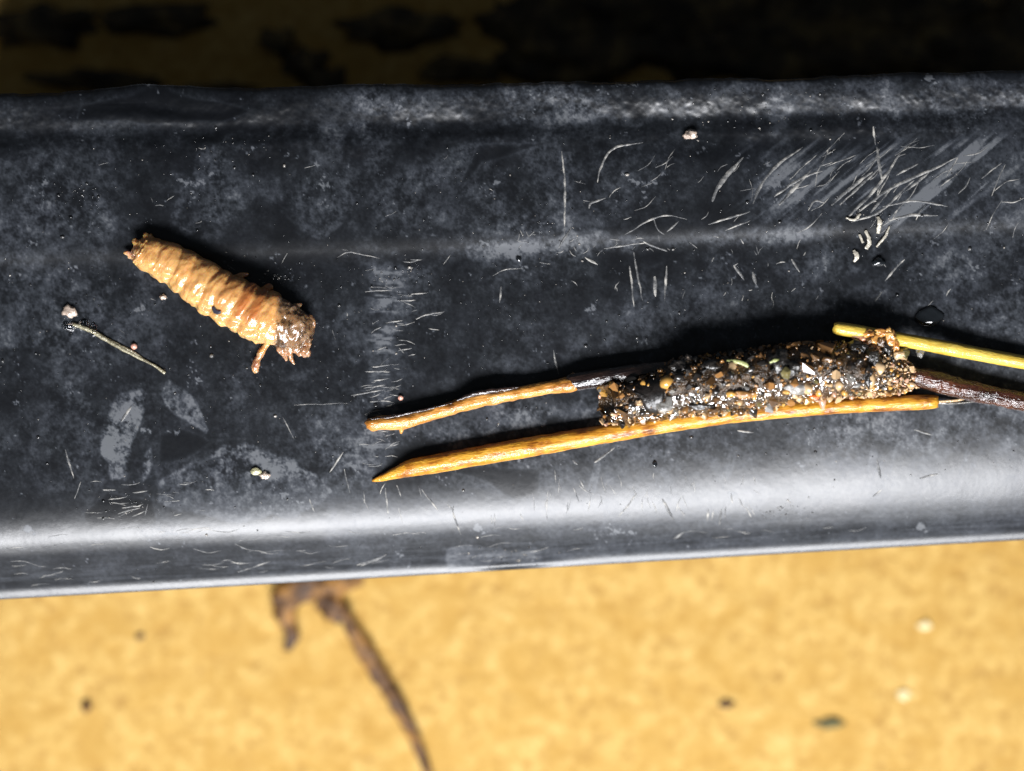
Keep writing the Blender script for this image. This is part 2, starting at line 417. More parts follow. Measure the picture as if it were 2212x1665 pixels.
        ([(230, 1060), (330, 1050)], 6), ([(0, 800), (40, 950)], 9), ([(50, 1060), (80, 970)], 7), ([(420, 1150), (440, 1090)], 6), ([(1160, 620), (1220, 740)], 6)]: S(pts, wd, T7)
    TL = (.2928, 647.7, 431.8)
    for pts, wd in [([(490, 680), (680, 665)], 9), ([(820, 690), (950, 680)], 8), ([(860, 880), (950, 840), (1070, 820)], 12), ([(730, 1115), (830, 1095)], 9), ([(640, 910), (760, 890)], 9),
        ([(1480, 640), (1475, 760)], 16), ([(1870, 1110), (1910, 1290)], 15), ([(270, 420), (350, 380), (430, 390), (590, 430)], 8), ([(720, 740), (860, 735)], 8), ([(950, 950), (1030, 955)], 8),
        ([(1420, 560), (1520, 510), (1640, 500)], 7), ([(1060, 470), (1110, 400)], 7)]: S(pts, wd, TL)
    TB = (.5955, 755.7, 917.6)
    for pts, wd in [([(890, 135), (960, 80)], 9), ([(1130, 270), (1180, 350)], 12), ([(1310, 310), (1305, 360)], 9), ([(1330, 310), (1320, 355)], 6), ([(1360, 310), (1350, 370)], 9),
        ([(1375, 300), (1370, 340)], 6), ([(1920, 130), (1935, 200)], 10), ([(1910, 265), (1940, 240)], 7), ([(2080, 200), (2150, 180)], 9), ([(1180, 420), (1220, 395)], 13),
        ([(370, 300), (400, 400)], 7), ([(260, 230), (320, 310)], 8), ([(170, 220), (185, 260)], 6), ([(130, 230), (135, 320)], 7), ([(1390, 250), (1400, 290)], 6), ([(1040, 250), (975, 340)], 6),
        ([(1410, 20), (1470, 30)], 8), ([(2050, 20), (2120, 40)], 8), ([(810, 130), (830, 145)], 8), ([(30, 520), (110, 485)], 8)]: S(pts, wd, TB)
    def rnd(box, num, ang, da, l0, l1, w0, w1):
        for _ in range(num):
            x = random.uniform(box[0], box[2]); y = random.uniform(box[1], box[3]); a = math.radians(random.gauss(ang, da)); L = random.uniform(l0, l1)
            if float(to_s(x, y)) > 1218: continue
            dx, dy = math.cos(a)*L/2, -math.sin(a)*L/2; b = random.uniform(-.18, .18)*L
            strokes.append(([(x-dx, y-dy), (x+b*math.sin(a)*.6, y+b*.6), (x+dx, y+dy)], random.uniform(w0, w1)))
    rnd((1720, 310, 2200, 500), 46, 42, 14, 25, 80, 1.6, 3.2)
    rnd((1320, 340, 1800, 480), 22, 40, 20, 15, 60, 1.4, 2.6)
    rnd((1180, 1030, 1640, 1110), 38, 100, 22, 14, 40, 1.4, 2.6)
    rnd((780, 1050, 1200, 1130), 14, 95, 25, 14, 44, 1.2, 2.4)
    rnd((1100, 505, 1820, 545), 34, 70, 60, 8, 24, 1.2, 2.4)
    rnd((1300, 560, 2050, 660), 18, 60, 50, 8, 22, 1.4, 3)
    rnd((200, 1040, 470, 1120), 18, 4, 12, 14, 44, 1.2, 2.4)
    rnd((790, 560, 900, 780), 20, 8, 14, 12, 40, 1.2, 2.4)
    rnd((780, 780, 860, 1010), 46, 6, 14, 12, 32, 1.2, 2.4)
    rnd((0, 1140, 2200, 1270), 110, 3.5, 8, 18, 60, 1.0, 2.0)
    rnd((150, 300, 1300, 760), 30, 30, 80, 8, 26, 1., 2.)
    parts = []
    for p, wd in strokes:
        L = sum(math.dist(p[i], p[i+1]) for i in range(len(p)-1)); n = max(5, min(22, int(L/5)))
        Q = spline([(x, y, 0) for x, y in p], n)
        Q[:, 0] += 1.2*samp(NM, Q[:, 0], Q[:, 1], 3); Q[:, 1] += 1.2*samp(NM, Q[:, 0]+400, Q[:, 1], 3)
        zz = railz(Q[:, 0], Q[:, 1], False); V = []; F = []
        sd = random.random()*90
        for i in range(n):
            a = Q[max(i-1, 0)]; b = Q[min(i+1, n-1)]; t = b-a; t /= np.linalg.norm(t)+1e-9; sx, sy = -t[1], t[0]
            tt = i/(n-1); hw = wd*.42*(math.sin(math.pi*min(1, tt*.92+.06))**.6)*(1+.55*mnoise.noise(Vector((i*.6, sd, 0))))
            hw = max(hw*1.25, .25); h = hw*.45
            for k, (o1, o2) in enumerate(((-1, -.3), (-.45, .7), (.45, 1.), (1, -.3))):
                V.append((Q[i, 0]+sx*o1*hw, Q[i, 1]+sy*o1*hw, zz[i]+o2*h))
        for i in range(n-1):
            for k in range(3): F.append((i*4+k, i*4+k+1, (i+1)*4+k+1, (i+1)*4+k))
        parts.append((np.array(V), F))
    v, f = join(parts)
    m = mat('torn_plastic', rough=.42)
    vec = coords(m)
    nn = noise_node(m, vec, 1.1, 3, .6)
    lk(m, ramp(m, nn, [(.34, (.035, .037, .04)), (.5, (.12, .12, .118)), (.70, (.42, .40, .36))]), P(m, 'Base Color'))
    bump(m, noise_node(m, vec, 7, 3), .5, .0001)
    o = part('scratch_mark', v, f, m, root); tag(o, 'pale curved scratches and burrs torn in the black plastic', kind='stuff')
    return root
rail = make_rail()

# ================================================================= common wet materials
def wet_mat(name, stops, scale=1.2, rough=.22, bscale=4., bstr=.5, bdist=.00025, coat=1., sss=0., attr=None, stretch=None):
    m = mat(name, rough=rough); vec = coords(m, stretch or (1000, 1000, 1000))
    n = noise_node(m, vec, scale, 5, .62, .3)
    c = ramp(m, n, stops)
    if attr:
        a = nd(m, 'ShaderNodeAttribute', attribute_name=attr).outputs['Color']
        c = mixc(m, 1., a, c, 'MULTIPLY')
    lk(m, c, P(m, 'Base Color'))
    P(m, 'Coat Weight').default_value = coat; P(m, 'Coat Roughness').default_value = .05; P(m, 'Coat IOR').default_value = 1.6
    if sss:
        P(m, 'Subsurface Weight').default_value = sss; P(m, 'Subsurface Radius').default_value = (1, .45, .15); P(m, 'Subsurface Scale').default_value = .0008
    b = bump(m, noise_node(m, vec, bscale, 4, .6), bstr, bdist)
    lk(m, b.outputs[0], P(m, 'Coat Normal'))
    return m

# ================================================================= LARVA
def make_larva():
    TZ = (.2204, 242.9, 469.6)
    def z2(x, y): return (x*TZ[0]+TZ[1], y*TZ[0]+TZ[2])
    root = thing('caddisfly_larva', (*z2(1040, 750), rz(*z2(1040, 750))), 'wrinkled amber caddisfly larva with brown head lying bare on the black rail', 'larva')
    ax = [(225, 285, 70), (270, 310, 118), (330, 345, 156), (440, 395, 180), (600, 465, 196), (760, 560, 213), (900, 655, 226), (1040, 750, 237), (1190, 830, 246), (1330, 900, 250), (1440, 955, 258), (1530, 985, 262), (1600, 1015, 240), (1680, 1045, 218), (1780, 1085, 198), (1860, 1120, 172), (1915, 1145, 135), (1945, 1160, 90), (1962, 1168, 36)]
    Pp = spline([(*z2(a, b), 0, r*TZ[0]) for a, b, r in ax], 300); n = 300; m = 112
    segb = [.05, .13, .235, .325, .43, .505, .595, .66, .735, .80, .865]
    V = []; F = []; T = np.linspace(0, 1, n)
    for i in range(n):
        t = T[i]; a = Pp[max(i-2, 0)]; b = Pp[min(i+2, n-1)]; tx, ty = (b-a)[:2]; L = math.hypot(tx, ty); tx /= L; ty /= L
        sx, sy = -ty, tx; r = Pp[i, 3]; cz = rz(Pp[i, 0], Pp[i, 1])
        for j in range(m):
            ph = 2*math.pi*j/m; c, s = math.cos(ph), math.sin(ph)
            skew = .012*math.sin(2*ph+t*9)+.020*mnoise.noise(Vector((t*9, c*1.1, s*1.1+4)))
            g = 0
            for k, q in enumerate(segb):
                d = (t+skew-q); wd = .011
                g -= (.054 if t < .8 else .035)*math.exp(-(d/wd)**2)*(.85+.7*mnoise.noise(Vector((c*1.3+k*3, s*1.3, 8))))
                d2 = t+skew*1.6-q-.036-.012*math.sin(k*2.1)
                if q < .7: g -= .022*math.exp(-(d2/.008)**2)*(.6+.8*mnoise.noise(Vector((c*1.5+k*4, s*1.5, 1))))
            # billowed segments
            for k in range(len(segb)-1):
                if segb[k] < t < segb[k+1]:
                    g += (.040 if t < .75 else .025)*math.sin(math.pi*(t-segb[k])/(segb[k+1]-segb[k]))
            # crumpled skin: folds running round the body, stronger on the flank nearest the lamp
            q = Vector((t*22, c*1.9, s*1.9)); lat = max(0, math.cos(ph-.75))
            g += (.035+.045*lat)*mnoise.fractal(q, 1.2, 2., 2)
            rg = abs(mnoise.noise(Vector((t*17+9, c*1.6+t*6, s*2.6))))
            g += (.03+.055*lat)*(.35-rg)
            # long furrows and a fold along the flank
            amp = math.exp(-((t-.60)/.2)**2)
            g += amp*(.075*math.exp(-((ph-.62-.3*(t-.6))/.10)**2)-.10*math.exp(-((ph-.86-.3*(t-.6))/.11)**2)-.07*math.exp(-((ph-.36)/.10)**2))
            g += .02*math.exp(-((ph-.12)/.22)**2)*math.sin(t*70)*(t < .8)
            if t > .80:   # head and front plates: lumpy
                kk = min(1, (t-.80)/.04)
                g += kk*(.11*mnoise.fractal(Vector((t*20, c*1.8, s*1.8)), 1.2, 2., 2)+.09*(.3-abs(mnoise.noise(Vector((t*30, c*2.2, s*2.2+5))))))
            if t < .06: g += .22*mnoise.fractal(Vector((t*60, c*2, s*2)), .8, 2., 3)
            rr = r*(1+g); hz = .80
            zz = cz + r*hz*.93 + s*rr*hz
            zz = max(zz, cz-1.5)
            V.append((Pp[i, 0]+sx*c*rr, Pp[i, 1]+sy*c*rr, zz))
    for i in range(n-1):
        for j in range(m): F.append((i*m+j, i*m+(j+1) % m, (i+1)*m+(j+1) % m, (i+1)*m+j))
    F.append(tuple(reversed(range(m)))); F.append(tuple((n-1)*m+j for j in range(m)))
    pieces = [(np.array(V), F)]
    def leg(pts, seed, rough=.35):
        q = [(*z2(x, y), rz(*z2(x, y))+h, r*TZ[0]) for x, y, h, r in pts]
        pieces.append(tube(q, n=34, m=12, rough=rough, seed=seed, freq=.25))
    leg([(1600, 1130, 26, 46), (1550, 1190, 24, 38), (1510, 1260, 20, 27), (1470, 1310, 15, 40), (1440, 1370, 12, 30), (1410, 1430, 9, 40), (1400, 1480, 8, 34), (1415, 1520, 6, 20)], 1)
    leg([(1640, 1180, 26, 60), (1650, 1270, 22, 44), (1680, 1330, 16, 34), (1700, 1370, 10, 22), (1706, 1405, 7, 12)], 2)
    leg([(1720, 1200, 26, 60), (1735, 1290, 20, 34), (1752, 1370, 13, 24), (1768, 1415, 8, 18), (1785, 1440, 6, 9)], 3)
    leg([(1900, 980, 30, 20), (1945, 975, 30, 22), (1972, 1020, 29, 22), (1980, 1080, 27, 16)], 4)
    leg([(1800, 880, 30, 40), (1845, 860, 28, 20), (1862, 845, 26, 8)], 14)
    # mouth lobes
    for cx_, cy_, h, r, sd in [(1870, 1290, 18, 75, 5), (1800, 1250, 22, 70, 6), (1900, 1210, 26, 60, 7), (1690, 1240, 24, 60, 8), (1760, 1180, 44, 60, 9), (1850, 1080, 50, 70, 10), (1720, 960, 52, 80, 11), (1900, 1330, 12, 42, 12), (1640, 1120, 40, 60, 13)]:
        x, y = z2(cx_, cy_); pieces.append(blob((x, y, rz(x, y)+h), np.array([r, r, r*.8])*TZ[0], 3, .5, sd, 1.6))
    # tail hooks and nubs
    leg([(290, 370, 20, 44), (240, 378, 18, 32), (190, 362, 15, 26), (140, 350, 13, 22), (122, 352, 12, 12)], 20)
    leg([(300, 360, 20, 30), (230, 392, 14, 26), (160, 388, 11, 16)], 21)
    leg([(300, 300, 22, 50), (245, 250, 22, 34), (226, 215, 20, 16)], 22)
    leg([(380, 260, 26, 60), (350, 195, 24, 38), (334, 160, 21, 14)], 23)
    leg([(410, 270, 26, 55), (390, 200, 24, 30), (395, 168, 22, 12)], 24)
    leg([(1200, 640, 30, 60), (1270, 580, 28, 34), (1325, 566, 27, 22), (1336, 575, 27, 14)], 25)
    leg([(1480, 760, 30, 60), (1540, 690, 30, 36), (1585, 690, 29, 20)], 26)
    v, f = join(pieces)
    tmp = link('larva_tmp', raw_mesh('larva_tmp', W(v)-np.array(root.location), f), None)
    md = tmp.modifiers.new('r', 'REMESH'); md.mode = 'VOXEL'; md.voxel_size = 1.25*K; md.adaptivity = 0
    dg = bpy.context.evaluated_depsgraph_get()
    me = bpy.data.meshes.new_from_object(tmp.evaluated_get(dg)); me.name = 'larva_body'
    bpy.data.objects.remove(tmp)
    co = np.zeros(len(me.vertices)*3); me.vertices.foreach_get('co', co); co = co.reshape(-1, 3)
    me.polygons.foreach_set('use_smooth', np.ones(len(me.polygons), bool))
    wx = (co[:, 0]+root.location.x)/K+CX; wy = CY-(co[:, 1]+root.location.y)/K
    # position along the axis and to the side
    D = (wx[:, None]-Pp[None, ::3, 0])**2+(wy[:, None]-Pp[None, ::3, 1])**2
    ii = D.argmin(1)*3; t = T[ii]
    dd = np.sqrt(D.min(1))
    side = (wx-Pp[ii, 0])*-(Pp[np.minimum(ii+3, n-1), 1]-Pp[ii, 1])+(wy-Pp[ii, 1])*(Pp[np.minimum(ii+3, n-1), 0]-Pp[ii, 0])
    side = np.sign(side)*dd/(Pp[ii, 3]+1)
    F1 = fieldnoise(256, 1.4, 3); nn = samp(F1, wx, wy, 1.6); n2 = samp(F1, wx+200, wy, .7)
    amber = np.array([.64, .335, .118]); yellow = np.array([.65, .395, .145]); red = np.array([.46, .165, .045]); brown = np.array([.19, .105, .05]); dark = np.array([.03, .018, .012]); pink = np.array([.62, .33, .19])
    col = np.tile(amber, (len(co), 1))
    def mx(c, target, k): return c*(1-k[:, None])+target*k[:, None]
    col = mx(col, yellow, np.clip(.5+.5*nn, 0, 1)*.6)
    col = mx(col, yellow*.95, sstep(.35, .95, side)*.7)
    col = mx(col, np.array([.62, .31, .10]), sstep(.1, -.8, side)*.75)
    for q, wd, st in ((.628, .030, 1.), (.70, .030, 1.), (.53, .03, .35)):
        col = mx(col, red, np.exp(-((t-q)/wd)**4)*st*sstep(.6, .1, side+.10*nn))
    hd = sstep(.785, .835, t+.012*nn+.018*np.clip(-side, -1, 1))
    col = mx(col, brown, hd*.95)
    col = mx(col, dark, hd*sstep(.2, .9, n2+.5*nn)*.75)
    col = mx(col, np.array([.42, .27, .16]), hd*sstep(.3, 1.2, nn)*.5)
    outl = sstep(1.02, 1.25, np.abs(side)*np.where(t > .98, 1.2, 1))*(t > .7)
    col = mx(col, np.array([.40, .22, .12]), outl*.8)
    # leg joint: amber knee and reddish tip
    x0, y0 = z2(1470, 1310); col = mx(col, np.array([.55, .28, .07]), np.exp(-((wx-x0)**2+(wy-y0)**2)/60.))
    x0, y0 = z2(1400, 1440); col = mx(col, np.array([.26, .10, .06]), np.exp(-((wx-x0)**2+(wy-y0)**2)/70.))
    x0, y0 = z2(190, 365); col = mx(col, pink, np.exp(-((wx-x0)**2+(wy-y0)**2)/260.))
    x0, y0 = z2(1320, 570); col = mx(col, pink*1.1, np.exp(-((wx-x0)**2+(wy-y0)**2)/30.))
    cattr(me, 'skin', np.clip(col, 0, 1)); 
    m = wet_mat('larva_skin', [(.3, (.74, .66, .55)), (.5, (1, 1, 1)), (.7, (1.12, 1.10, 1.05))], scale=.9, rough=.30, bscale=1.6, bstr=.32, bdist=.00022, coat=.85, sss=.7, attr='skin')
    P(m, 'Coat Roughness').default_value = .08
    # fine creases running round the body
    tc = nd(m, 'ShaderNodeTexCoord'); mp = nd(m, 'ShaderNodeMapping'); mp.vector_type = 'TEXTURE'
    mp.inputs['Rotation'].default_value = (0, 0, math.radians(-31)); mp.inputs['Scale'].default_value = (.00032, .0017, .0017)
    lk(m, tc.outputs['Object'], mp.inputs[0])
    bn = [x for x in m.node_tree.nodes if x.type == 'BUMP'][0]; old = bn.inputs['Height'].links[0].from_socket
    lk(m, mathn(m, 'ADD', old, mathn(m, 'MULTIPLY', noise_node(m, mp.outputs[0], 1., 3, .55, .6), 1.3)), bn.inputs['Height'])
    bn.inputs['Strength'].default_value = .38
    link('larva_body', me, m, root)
    # small slate-grey spot on the flank: a plate standing on the skin
    x, y = z2(1052, 920)
    dg.update(); 
    body = root.children[0]
    def top_at(px, py):
        o = Vector(((px-CX)*K, (CY-py)*K, .05))-Vector(root.location)
        bv = _bvh.ray_cast(o, Vector((0, 0, -1)))
        return (bv[0].z+root.location.z)/K if bv[0] is not None else rz(px, py)
    from mathutils.bvhtree import BVHTree
    _bvh = BVHTree.FromPolygons([tuple(c) for c in co], [tuple(p.vertices) for p in me.polygons])
    outline = [(1005, 885), (1030, 880), (1055, 915), (1100, 925), (1098, 948), (1060, 958), (1025, 945), (1008, 915)]
    ring = [(*z2(a, b), 0) for a, b in outline]; V = []; F = []; nn_ = len(ring)
    for k, sc_ in ((0, 1.05), (1, .98), (2, .6)):
        for (a, b, _) in ring:
            px, py = x+(a-x)*sc_, y+(b-y)*sc_
            V.append((px, py, top_at(px, py)+(-.8, 3.0, 3.6)[k]))
    V.append((x, y, top_at(x, y)+3.8))
    for k in range(2):
        for j in range(nn_): F.append((k*nn_+j, k*nn_+(j+1) % nn_, (k+1)*nn_+(j+1) % nn_, (k+1)*nn_+j))
    for j in range(nn_): F.append((2*nn_+j, 2*nn_+(j+1) % nn_, 3*nn_))
    ms = mat('slate_spot', (.035, .035, .05), .3)
    o = part('flank_spot', V, F, ms, root); o['label'] = 'small slate grey spot on the larva flank'
    return root
make_larva()

# ================================================================= CASE with its sticks
def make_case():
    TZ = (.4002, 1187.6, 674.8)
    def z2(x, y): return (x*TZ[0]+TZ[1], y*TZ[0]+TZ[2])
    bx, by = z2(1100, 500)
    root = thing('caddisfly_case', (bx, by, rz(bx, by)), 'tube case of wet sand grains with long yellow and dark sticks glued alongside', 'larva case')
    ax = [(262, 505, 92), (330, 495, 104), (430, 480, 112), (600, 440, 132), (700, 412, 148), (1000, 378, 160), (1300, 330, 156), (1600, 312, 142), (1780, 330, 118), (1900, 345, 82), (1990, 352, 40), (2015, 352, 14)]
    n = 90; A = spline([(*z2(a, b), 0, r*TZ[0]) for a, b, r in ax], n)
    def frame(k):
        i = min(max(int(k*(n-1)), 1), n-2); f = k*(n-1); i0 = min(int(f), n-2); w_ = f-i0
        c = A[i0]*(1-w_)+A[i0+1]*w_; t = A[i+1]-A[i-1]; t = t[:2]/np.linalg.norm(t[:2]); return c, t, np.array([-t[1], t[0]])
    def pos(k, ph, off=0.):
        c, t, s = frame(k); r = c[3]+off; g = rz(c[0], c[1])
        x, y = c[0]+s[0]*r*math.cos(ph), c[1]+s[1]*r*math.cos(ph)
        return np.array([x, y, g+c[3]*.92+r*math.sin(ph)*.95])
    # silk tube, mouth cut slanting so the opening shows from above
    V = []; F = []; mm = 28
    def ringat(k, shear, dr):
        for j in range(mm):
            ph = 2*math.pi*j/mm; kk = k+shear*(.5+.5*math.sin(ph))
            V.append(pos(min(kk, 1), ph, dr-3))
    ks = np.linspace(0, 1, 60)
    for k in ks: ringat(k, .045*(1-k)**6, -2.5*mnoise.noise(Vector((k*30, 1, 2))))
    for i in range(len(ks)-1):
        for j in range(mm): F.append((i*mm+j, i*mm+(j+1) % mm, (i+1)*mm+(j+1) % mm, (i+1)*mm+j))
    F.append(tuple((len(ks)-1)*mm+j for j in range(mm)))
    st = len(V)
    for k in (0, .06, .14): ringat(k, .045, -12)
    for j in range(mm):   # inner wall
        F.append((st+j, (j) , (j+1) % mm, st+(j+1) % mm))
        for q in range(2): F.append((st+q*mm+(j+1) % mm, st+q*mm+j, st+(q+1)*mm+j, st+(q+1)*mm+(j+1) % mm))
    F.append(tuple(st+2*mm+j for j in range(mm)))
    m_silk = wet_mat('case_silk', [(.3, (.012, .007, .003)), (.55, (.06, .032, .012)), (.75, (.15, .08, .03))], scale=1.6, rough=.3, bscale=2.4, bstr=.8, bdist=.0004)
    part('silk_tube', V, F, m_silk, root)
    # ---- grains
    def gm(name, a, b, rough=.28, tr=0.):
        m = wet_mat(name, [(.3, a), (.65, b)], scale=2.2, rough=rough, bscale=1.8, bstr=.6, bdist=.0004, coat=1.)
        P(m, 'Coat Roughness').default_value = .06; P(m, 'Coat IOR').default_value = 1.7; P(m, 'Specular IOR Level').default_value = .2
        if tr: P(m, 'Transmission Weight').default_value = tr; P(m, 'IOR').default_value = 1.4
        return m
    mats = {'black': gm('grain_black', (.008, .007, .007), (.03, .026, .022)), 'dark': gm('grain_dark_brown', (.04, .019, .007), (.14, .07, .024)),
            'brown': gm('grain_brown', (.18, .08, .022), (.42, .21, .07)), 'tan': gm('grain_tan', (.40, .25, .12), (.70, .50, .29)),
            'amber': gm('grain_amber', (.45, .22, .04), (.66, .38, .10)), 'clear': gm('grain_clear', (.16, .15, .13), (.36, .35, .33), .15, .35),
            'pink': gm('grain_pink', (.42, .22, .14), (.64, .40, .28)), 'olive': gm('grain_olive', (.06, .052, .018), (.17, .145, .06))}
    hulls = []
    for q in range(9):
        bm = bmesh.new()
        for _ in range(13 if q % 2 else 20):
            d = rng.normal(size=3); d /= np.linalg.norm(d); d *= np.array([1, .78, .7])*rng.uniform(.86, 1.08)
            bm.verts.new(d)
        bmesh.ops.convex_hull(bm, input=bm.verts)
        bmesh.ops.delete(bm, geom=[v for v in bm.verts if not v.link_faces], context='VERTS')
        
        hulls.append(bm)
    cache = {}
    def hull_mesh(q, kind):
        if (q, kind) not in cache:
            me = bpy.data.meshes.new('grain'); hulls[q].to_mesh(me); me.materials.append(mats[kind])
            me.polygons.foreach_set('use_smooth', [q % 2 == 0]*len(me.polygons)); me.transform(Matrix.Diagonal((K, K, K, 1))); cache[(q, kind)] = me
        return cache[(q, kind)]
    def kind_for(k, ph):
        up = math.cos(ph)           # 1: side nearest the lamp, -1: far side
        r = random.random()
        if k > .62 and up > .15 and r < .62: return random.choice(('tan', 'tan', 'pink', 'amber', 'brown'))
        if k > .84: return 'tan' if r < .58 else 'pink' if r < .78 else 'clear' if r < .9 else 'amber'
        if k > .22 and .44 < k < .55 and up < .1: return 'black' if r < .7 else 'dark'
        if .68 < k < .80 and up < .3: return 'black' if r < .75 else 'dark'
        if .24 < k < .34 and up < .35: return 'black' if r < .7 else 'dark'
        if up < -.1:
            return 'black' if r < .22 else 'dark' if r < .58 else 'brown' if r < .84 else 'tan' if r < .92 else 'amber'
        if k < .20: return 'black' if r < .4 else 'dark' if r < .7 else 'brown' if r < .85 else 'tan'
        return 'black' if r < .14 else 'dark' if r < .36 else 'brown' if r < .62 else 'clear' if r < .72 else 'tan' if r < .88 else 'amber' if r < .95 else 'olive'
    placed = []; tries = 0
    base = Vector(root.location)
    while len(placed) < 278 and tries < 60000:
        tries += 1
        k = random.uniform(.0, .995); ph = random.uniform(-.55, math.pi+.5)
        if k < .045*(.5+.5*math.sin(ph)): continue
        r = (random.uniform(8, 14) if random.random() < .75 else random.uniform(15, 23))*(1 if k < .85 else .6)
        if tries > 9000: r = random.uniform(5.0, 7.5)
        p = pos(k, ph, random.uniform(-2.5, 1.5))
        if .13 < k < .195 and -.1 < math.cos(ph) < .95: continue       # the black flake sits here
        if any(np.linalg.norm(p-q) < .78*(r+rq) for q, rq in placed): continue
        placed.append((p, r))
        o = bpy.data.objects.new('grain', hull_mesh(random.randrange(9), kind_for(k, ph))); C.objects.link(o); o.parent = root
        o.location = Vector(W(p)[0])-base; o.rotation_euler = [random.uniform(0, 6.28) for _ in range(3)]
        s = r*random.uniform(.95, 1.25); o.scale = (s*random.uniform(.9, 1.3), s*random.uniform(.75, 1.05), s*random.uniform(.8, 1.05))
    for x, y, r, kd in [(264, 420, 8, 'clear'), (262, 455, 7, 'pink'), (276, 588, 10, 'tan'), (302, 602, 9, 'pink'), (340, 598, 9, 'tan'), (384, 600, 10, 'clear'), (345, 552, 10, 'pink'), (470, 490, 12, 'tan'), (448, 520, 11, 'clear'), (330, 548, 8, 'tan'), (402, 548, 10, 'brown'), (425, 580, 10, 'tan'), (288, 560, 9, 'brown'), (300, 405, 10, 'dark'), (350, 395, 11, 'black'), (260, 520, 10, 'dark'), (515, 570, 9, 'clear'), (565, 578, 9, 'tan')]:
        px, py = z2(x, y); d_ = (A[:, 0]-px)**2+(A[:, 1]-py)**2; i = int(d_.argmin()); rr = A[i, 3]; dd = min(math.sqrt(d_[i])/rr, .98)
        o = bpy.data.objects.new('grain', hull_mesh(random.randrange(9), kd)); C.objects.link(o); o.parent = root
        o.location = Vector(W((px, py, rz(px, py)+rr*.92+rr*.95*math.sqrt(1-dd*dd)))[0])-base; o.rotation_euler = [random.uniform(0, 6.28) for _ in range(3)]; o.scale = (r, r*.85, r*.8)
    # fine grains between them
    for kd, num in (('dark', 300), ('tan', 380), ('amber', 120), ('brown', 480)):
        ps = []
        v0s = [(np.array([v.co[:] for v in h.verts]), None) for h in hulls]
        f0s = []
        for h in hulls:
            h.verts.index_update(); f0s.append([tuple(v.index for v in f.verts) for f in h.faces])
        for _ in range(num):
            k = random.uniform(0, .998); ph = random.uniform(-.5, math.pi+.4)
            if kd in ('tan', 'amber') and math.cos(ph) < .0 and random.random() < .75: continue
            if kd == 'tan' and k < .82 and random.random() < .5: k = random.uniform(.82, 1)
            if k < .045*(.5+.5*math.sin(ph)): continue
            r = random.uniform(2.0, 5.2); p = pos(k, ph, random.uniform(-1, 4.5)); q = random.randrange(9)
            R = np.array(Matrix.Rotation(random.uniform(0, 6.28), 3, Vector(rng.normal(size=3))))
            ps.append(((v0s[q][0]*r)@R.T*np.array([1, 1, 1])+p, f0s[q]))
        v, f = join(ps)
        o = part('fine_sand', v, f, mats[kd], root, smooth=False); o['kind'] = 'stuff'
    # ---- thin water skin lying over the grains on the side towards the lamp
    V = []; F = []; nk, npz = 240, 44
    for i in range(nk):
        for j in range(npz):
            k = .01+.955*i/(nk-1); ph = -.35+2.1*j/(npz-1)
            e = mnoise.fractal(Vector((k*42, ph*3.0, 5)), .9, 2., 2)
            edge = min(1, j/5, (npz-1-j)/9, i/6, (nk-1-i)/6)
            V.append(pos(k, ph, (2.6+4.6*e+1.2*mnoise.noise(Vector((k*150, ph*9, 1))))*edge-5*(1-edge)))
    for i in range(nk-1):
        for j in range(npz-1): F.append((i*npz+j, i*npz+j+1, (i+1)*npz+j+1, (i+1)*npz+j))
    mw = bpy.data.materials.new('water_skin'); mw.use_nodes = True; nt = mw.node_tree; nt.nodes.clear()
    out = nd(mw, 'ShaderNodeOutputMaterial'); tr = nd(mw, 'ShaderNodeBsdfTransparent'); gl = nd(mw, 'ShaderNodeBsdfGlossy'); mxs = nd(mw, 'ShaderNodeMixShader')
    gl.inputs['Roughness'].default_value = .05; mxs.inputs[0].default_value = .13; tr.inputs[0].default_value = (.97, .95, .92, 1)
    bp = nd(mw, 'ShaderNodeBump'); bp.inputs['Strength'].default_value = 1.; bp.inputs['Distance'].default_value = .0004
    lk(mw, noise_node(mw, coords(mw), 1.7, 1, .5), bp.inputs['Height']); lk(mw, bp.outputs[0], gl.inputs['Normal'])
    lk(mw, tr.outputs[0], mxs.inputs[1]); lk(mw, gl.outputs[0], mxs.inputs[2]); lk(mw, mxs.outputs[0], out.inputs[0])
    part('water_film', V, F, mw, root)
    # dark matted clumps
    for q, (x, y, rx, ry) in enumerate([(1215, 280, 50, 66), (1290, 300, 36, 40), (1640, 190, 66, 36), (1720, 250, 40, 56), (860, 290, 56, 30), (680, 300, 50, 44), (1690, 340, 26, 60), (800, 505, 70, 20)]):
        px, py = z2(x, y); d_ = (A[:, 0]-px)**2+(A[:, 1]-py)**2; i = int(d_.argmin()); r = A[i, 3]; dd = min(math.sqrt(d_[i])/r, .98)
        zc = rz(A[i, 0], A[i, 1])+r*.92+r*.95*math.sqrt(1-dd*dd)
        v, f = blob((px, py, zc), (rx*.4, ry*.4, 9), 3, .6, q+80, 1.8); part('bark_clump', v, f, mats['black'], root)
    # ---- black flake by the mouth
    fl_out = [(395, 400), (470, 372), (560, 358), (602, 362), (606, 440), (590, 540), (560, 560), (520, 545), (488, 500), (490, 470), (440, 430)]
    cx_, cy_ = z2(520, 455); V = []; F = []; nn_ = len(fl_out)
    dens = []
    for i in range(nn_):
        a, b = fl_out[i], fl_out[(i+1) % nn_]
        for t in (0, .33, .66): dens.append((a[0]*(1-t)+b[0]*t+random.uniform(-5, 5), a[1]*(1-t)+b[1]*t+random.uniform(-5, 5)))
    nn_ = len(dens)
    def casez(px, py):
        best = 0
        d = (A[:, 0]-px)**2+(A[:, 1]-py)**2; i = int(d.argmin()); r = A[i, 3]; dd = min(math.sqrt(d[i])/r, .98)
        return rz(A[i, 0], A[i, 1])+r*.92+r*.95*math.sqrt(1-dd*dd)
